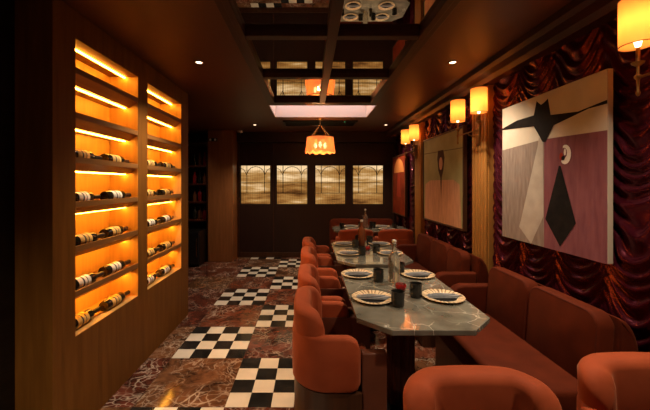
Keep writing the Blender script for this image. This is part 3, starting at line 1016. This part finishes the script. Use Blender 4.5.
# candle holder and pepper mills
def candle(loc, label):
    t = thing('candle_holder', label, 'candle holder', loc, 0, 'small red glass candle holders')
    bm = B(); lathe(bm, [(0.0, 0.002), (0.022, 0.0), (0.034, 0.01), (0.038, 0.026), (0.034, 0.038), (0.031, 0.038), (0.034, 0.025), (0.028, 0.011), (0.0, 0.009)], 28)
    obj('bowl', bm, M['glass_red'], t, True)
    bm = B(); lathe(bm, [(0.0, 0.011), (0.022, 0.011), (0.022, 0.022), (0.0, 0.023)], 20)
    obj('wax', bm, M['p_white'], t, True)
    return t
cd = candle((0.60, 2.17, TZ), 'small red glass candle bowl in front of the clear bottle, foreground table')
dup(cd, (0.60, 3.47, TZ), 0, 'small red glass candle bowl in the middle of the middle table')
def mill(loc, label):
    t = thing('pepper_mill', label, 'pepper mill', loc)
    bm = B(); lathe(bm, [(0.0, 0.0), (0.026, 0.0), (0.027, 0.01), (0.018, 0.05), (0.021, 0.085), (0.0, 0.085)], 20)
    obj('body', bm, M['capsule_black'], t, True)
    bm = B(); lathe(bm, [(0.0, 0.086), (0.02, 0.086), (0.022, 0.10), (0.014, 0.115), (0.008, 0.12), (0.0, 0.125)], 20)
    obj('cap', bm, M['black_metal'], t, True)
    return t
mill((0.535, 3.74, TZ), 'black turned pepper mill beside the brown bottle on the middle table')
mill((0.95, 5.14, TZ), 'black turned pepper mill in the middle of the far table')

# ------------------------------------------------------------------ BENCHES
def rbox(bm, x0, x1, y0, y1, z0, z1, r, rot=0.0, piv=None, seg=4):
    t = bmesh.new()
    box(t, x0, x1, y0, y1, z0, z1, r, seg)
    if rot:
        mt = Matrix.Translation(piv) @ Matrix.Rotation(rot, 4, 'Y') @ Matrix.Translation(-Vector(piv))
        bmesh.ops.transform(t, matrix=mt, verts=t.verts[:])
    merge(bm, t)

def make_bench(label, seams, loc, rotz, near_arm, far_arm):
    """front of seat at local x=0, wall side at x=0.64; runs along local y"""
    y0, y1 = seams[0], seams[-1]
    t = thing('banquette', label, 'bench', loc, rotz, 'upholstered rust velvet banquettes')
    a0 = y0 - (0.09 if near_arm else 0); a1 = y1 + (0.09 if far_arm else 0)
    bm = B(); box(bm, 0.05, 0.63, a0 + 0.01, a1 - 0.01, 0, 0.30, 0.004)
    obj('base', bm, M['walnut'], t)
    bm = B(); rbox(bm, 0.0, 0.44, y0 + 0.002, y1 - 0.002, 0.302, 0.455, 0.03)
    obj('seat', bm, M['velvet_bench'], t, True)
    for a, b_ in zip(seams[:-1], seams[1:]):
        bm = B()
        # upright cushion with generously rounded top corners, thickness in x
        tt = bmesh.new()
        r = 0.075; n = 6
        za, zb_ = 0.44, 0.825
        prof = [(a + 0.004, za), (b_ - 0.004, za)]
        prof += [(b_ - 0.004 - r + r * math.cos(q * PI / 2 / n), zb_ - r + r * math.sin(q * PI / 2 / n)) for q in range(n + 1)]
        prof += [(a + 0.004 + r - r * math.sin(q * PI / 2 / n), zb_ - r + r * math.cos(q * PI / 2 / n)) for q in range(n + 1)]
        fa = [tt.verts.new((0.405, y, z)) for y, z in prof]; fb = [tt.verts.new((0.495, y, z)) for y, z in prof]
        tt.faces.new(fa); tt.faces.new(fb[::-1])
        m_ = len(prof)
        for k in range(m_):
            tt.faces.new((fa[k], fb[k], fb[(k + 1) % m_], fa[(k + 1) % m_]))
        bmesh.ops.recalc_face_normals(tt, faces=tt.faces[:])
        caps = [e for e in tt.edges if abs(e.verts[0].co.x - e.verts[1].co.x) < 1e-6]
        bmesh.ops.bevel(tt, geom=caps, offset=0.016, segments=3, profile=0.5, affect='EDGES')
        mt = Matrix.Translation((0.42, 0, 0.45)) @ Matrix.Rotation(math.radians(4), 4, 'Y') @ Matrix.Translation((-0.42, 0, -0.45))
        bmesh.ops.transform(tt, matrix=mt, verts=tt.verts[:])
        merge(bm, tt)
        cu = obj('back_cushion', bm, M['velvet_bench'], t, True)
        # piping round the front edge
        bm = B()
        loop = [mt @ Vector((0.409, y + (0.010 if y < (a + b_) / 2 else -0.010), z - (0.010 if z > 0.7 else 0))) for y, z in prof]
        tube(bm, loop[1:] + [loop[0]], 0.0045, 6)
        obj('piping', bm, M['piping'], cu, True)
    # shell behind with rounded top
    prof = [(0.530, 0.302), (0.632, 0.302), (0.632, 0.60)]
    prof += [(0.53 + 0.102 * math.cos(q * PI / 2 / 8), 0.60 + 0.20 * math.sin(q * PI / 2 / 8)) for q in range(1, 9)]
    bm = B(); extrude_xz(bm, prof, a0, a1, 0.02, 3)
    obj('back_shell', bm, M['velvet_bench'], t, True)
    for flag, yy in ((near_arm, a0), (far_arm, y1)):
        if flag:
            bm = B()
            prof = [(0.12, 0.303), (0.522, 0.303), (0.522, 0.66), (0.24, 0.66), (0.19, 0.645), (0.15, 0.60), (0.13, 0.53)]
            extrude_xz(bm, prof, yy + 0.002, yy + 0.088, 0.02, 3)
            obj('armrest', bm, M['velvet_bench'], t, True)
    return t
make_bench('rust velvet wall bench beneath the large mauve painting', [1.57, 2.08, 2.55], (0.955, 0, 0), 0, False, True)
make_bench('rust velvet wall bench beneath the olive painting, beside the middle table', [2.985, 3.31, 3.77, 4.24], (0.955, 0, 0), 0, True, True)
make_bench('rust velvet bench against the far wall behind the farthest table', [-1.50, -0.93, -0.36], (0, 5.46, 0), PI / 2, False, False)

# ------------------------------------------------------------------ LIGHT FITTINGS
def downlight(x, y, label, power=DOWNLIGHT_W):
    t = thing('downlight', label, 'ceiling light', (x, y, CEIL), 0, 'small recessed ceiling spotlights')
    bm = B(); lathe(bm, [(0.026, -0.001), (0.036, -0.001), (0.038, -0.005), (0.030, -0.007), (0.026, -0.004)], 24)
    for f in [f for f in bm.faces if len(f.verts) > 4]:
        bm.faces.remove(f)
    obj('trim_ring', bm, M['brass'], t, True)
    bm = B(); lathe(bm, [(0.0, -0.0035), (0.025, -0.0035), (0.025, -0.001), (0.0, -0.001)], 20)
    obj('lens', bm, M['lens'], t, True)
    light_child(t, 'SPOT', (0, 0, -0.02), power, (1.0, 0.78, 0.54), 0.03, spot_size=math.radians(110), spot_blend=1.0)
    return t
downlight(-0.91, 2.69, 'recessed spotlight in the ceiling beside the wine cabinet')
downlight(1.17, 2.69, 'recessed spotlight in the ceiling over the velvet bench')
downlight(-0.93, 5.53, 'recessed spotlight at the far left, above the left pair of windows', 80.0)
downlight(1.28, 5.53, 'recessed spotlight at the far right, above the far table', 85.0)
downlight(-0.91, 0.25, 'recessed spotlight near the viewer on the cabinet side', 190.0)
downlight(-2.15, 5.55, 'recessed spotlight over the dim back-bar recess', 12.0)
downlight(1.17, 1.15, 'recessed spotlight near the viewer over the cropped chairs')

# luminous cove behind the mirror tray
cove = thing('cove_light', 'recessed pale pink ceiling light box beyond the mirrors', 'ceiling light', (0.16, 4.53, CEIL))
bm = B()
e, H = 0.012, 0.20
box(bm, CX0, CX0 + e, CY0, CY1, CEIL - 0.002, CEIL + H); box(bm, CX1 - e, CX1, CY0, CY1, CEIL - 0.002, CEIL + H)
box(bm, CX0 + e, CX1 - e, CY0, CY0 + e, CEIL - 0.002, CEIL + H); box(bm, CX0 + e, CX1 - e, CY1 - e, CY1, CEIL - 0.002, CEIL + H)
box(bm, CX0, CX1, CY0, CY1, CEIL + H, CEIL + H + 0.02)
to_local(bm, cove); obj('housing', bm, M['cove_paint'], cove)
bm = B(); box(bm, CX0 + 0.03, CX1 - 0.03, CY0 + 0.03, CY1 - 0.03, CEIL + H - 0.02, CEIL + H - 0.004)
to_local(bm, cove); obj('diffuser', bm, M['diffuser'], cove)

# air vent beyond the cove
vent = thing('ceiling_vent', 'black slotted air vent in the ceiling beyond the pink light box', 'vent', (0.16, 5.35, CEIL))
bm = B()
box(bm, -0.59, 0.59, 0.17, 0.20, -0.02, -0.001, 0.003); box(bm, -0.59, 0.59, -0.20, -0.17, -0.02, -0.001, 0.003)
box(bm, -0.59, -0.56, -0.17, 0.17, -0.02, -0.001, 0.003); box(bm, 0.56, 0.59, -0.17, 0.17, -0.02, -0.001, 0.003)
box(bm, -0.56, 0.56, -0.17, 0.17, -0.004, -0.001)
obj('frame', bm, M['black_metal'], vent)
for k in range(6):
    bm = B(); box(bm, -0.56, 0.56, -0.145 + k * 0.058 - 0.012, -0.145 + k * 0.058 + 0.012, -0.014, -0.008)
    obj('slat', bm, M['black_metal'], vent)
bm = B(); box(bm, 0.38, 0.392, -0.195, -0.18, -0.026, -0.0205); obj('indicator', bm, M['green_led'], vent)

# pendant with fringed shade
pen = thing('pendant_lamp', 'glowing orange fringed pendant lamp hanging below the ceiling', 'lamp', (0.155, 5.0, CEIL))
bm = B(); lathe(bm, [(0.0, -0.001), (0.06, -0.001), (0.06, -0.015), (0.03, -0.03), (0.0, -0.03)], 24); obj('canopy', bm, M['brass'], pen, True)
bm = B(); tube(bm, [(0, 0, -0.028), (0, 0, -0.10)], 0.006)
for k in range(4):
    a = PI / 4 + k * PI / 2
    tube(bm, [(0, 0, -0.095), (0.10 * math.cos(a), 0.10 * math.sin(a), -0.20), (0.185 * math.cos(a), 0.185 * math.sin(a), -0.282)], 0.004, 6)
obj('hanger', bm, M['brass'], pen, True)
bm = B()
lathe(bm, [(0.196, -0.283), (0.202, -0.283), (0.202, -0.297), (0.196, -0.297)], 48)
for f in [f for f in bm.faces if len(f.verts) > 4]: bm.faces.remove(f)
obj('shade_ring', bm, M['brass'], pen, True)
bm = B()
for k in range(120):
    a = 2 * PI * k / 120
    ca, sa = math.cos(a), math.sin(a)
    lo = -0.522 + 0.012 * math.cos(12 * a)
    tube(bm, [(r * ca, r * sa, z) for r, z in ((0.199, -0.290), (0.204, -0.36), (0.214, -0.45), (0.226, lo))], [0.0036, 0.0042, 0.0048, 0.0056], 5)
obj('fringe_shade', bm, M['fringe'], pen, True)
for k in range(3):
    a = 0.5 + k * 2 * PI / 3
    bm = B(); lathe(bm, [(0.0, -0.36), (0.012, -0.37), (0.026, -0.41), (0.022, -0.44), (0.0, -0.46)], 14, (0.09 * math.cos(a), 0.09 * math.sin(a), 0))
    obj('bulb', bm, M['bulb'], pen, True)
light_child(pen, 'POINT', (0, 0, -0.42), PENDANT_W, (1.0, 0.55, 0.22), 0.04)

# small fittings on the far wall
t = thing('security_camera', 'small white dome camera under the ceiling above the leftmost window', 'camera', (-1.31, 6.15, CEIL))
bm = B(); lathe(bm, [(0.0, -0.001), (0.05, -0.001), (0.05, -0.03), (0.04, -0.035)], 24); obj('mount', bm, M['white_plastic'], t, True)
bm = B(); lathe(bm, [(0.038, -0.036), (0.036, -0.055), (0.022, -0.072), (0.0, -0.078)], 24); obj('dome', bm, M['glass_dark'], t, True)
t = thing('twin_spotlight', 'small twin spotlight fixed near the top of the wooden pillar', 'spotlight', (-1.80, 6.098, 2.27))
bm = B(); box(bm, -0.08, 0.08, -0.03, -0.001, -0.03, 0.03, 0.004); obj('box', bm, M['black_metal'], t)
for s in (-1, 1):
    bm = B(); lathe(bm, [(0.0, -0.036), (0.02, -0.036), (0.022, -0.031), (0.0, -0.031)], 16, (0.045 * s, 0, 0), 'y'); obj('lens', bm, M['white_plastic'], t, True)

# dark back bar in the recess beyond the cabinet
bar = thing('back_bar', 'dark shelving unit in the recess beyond the wine cabinet', 'shelf', (-2.33, 6.3, 0))
bm = B()
box(bm, -0.41, 0.41, 0.17, 0.195, 0, 2.2); box(bm, -0.41, -0.385, -0.15, 0.17, 0, 2.2); box(bm, 0.385, 0.41, -0.15, 0.17, 0, 2.2); box(bm, -0.41, 0.41, -0.15, 0.195, 2.2, 2.23)
obj('carcass', bm, M['walnut'], bar)
BZ = (0.78, 1.12, 1.46, 1.80)
for z in BZ:
    bm = B(); box(bm, -0.384, 0.384, -0.14, 0.169, z - 0.03, z, 0.002); obj('shelf', bm, M['mahogany'], bar)
def spirit(loc, label, h, r, m):
    bm = B()
    lathe(bm, [(0.0, 0.0), (r, 0.0), (r, h * 0.6), (r * 0.4, h * 0.75), (r * 0.36, h * 0.95), (r * 0.45, h * 0.95), (r * 0.45, h), (0.0, h)], 16)
    o = obj('spirit_bottle', bm, m, None, True); o.location = loc
    return tag(o, label, 'bottle', 'bottles on the dark back bar')
rr = random.Random(5)
nm = ('lowest', 'second', 'third', 'top')
for k, z in enumerate(BZ):
    for q, x in enumerate((-2.20, -2.10, -2.01)):
        spirit((x, 6.26, z + 0.001), 'dim bottle on the %s back-bar shelf, %s' % (nm[k], ('third from the pillar', 'second from the pillar', 'next to the pillar')[q]),
               rr.uniform(0.2, 0.28), rr.uniform(0.032, 0.04), M[('wine_glass', 'glass_brown', 'glass_red')[(k + q) % 3]])
fr = thing('wine_fridge', 'low black wine fridge on the floor in front of the back bar', 'fridge', (-2.10, 5.92, 0))
bm = B(); box(bm, -0.17, 0.17, -0.19, 0.19, 0.03, 0.62, 0.008); box(bm, -0.15, 0.15, -0.16, 0.17, 0, 0.03); obj('cabinet', bm, M['black_metal'], fr)
bm = B(); box(bm, -0.165, 0.165, -0.212, -0.192, 0.05, 0.61, 0.005); dr = obj('door', bm, M['plate_dark'], fr)
bm = B(); tube(bm, [(0.13, -0.212, 0.18), (0.13, -0.235, 0.20), (0.13, -0.235, 0.48), (0.13, -0.212, 0.50)], 0.006); obj('handle', bm, M['brass'], dr, True)
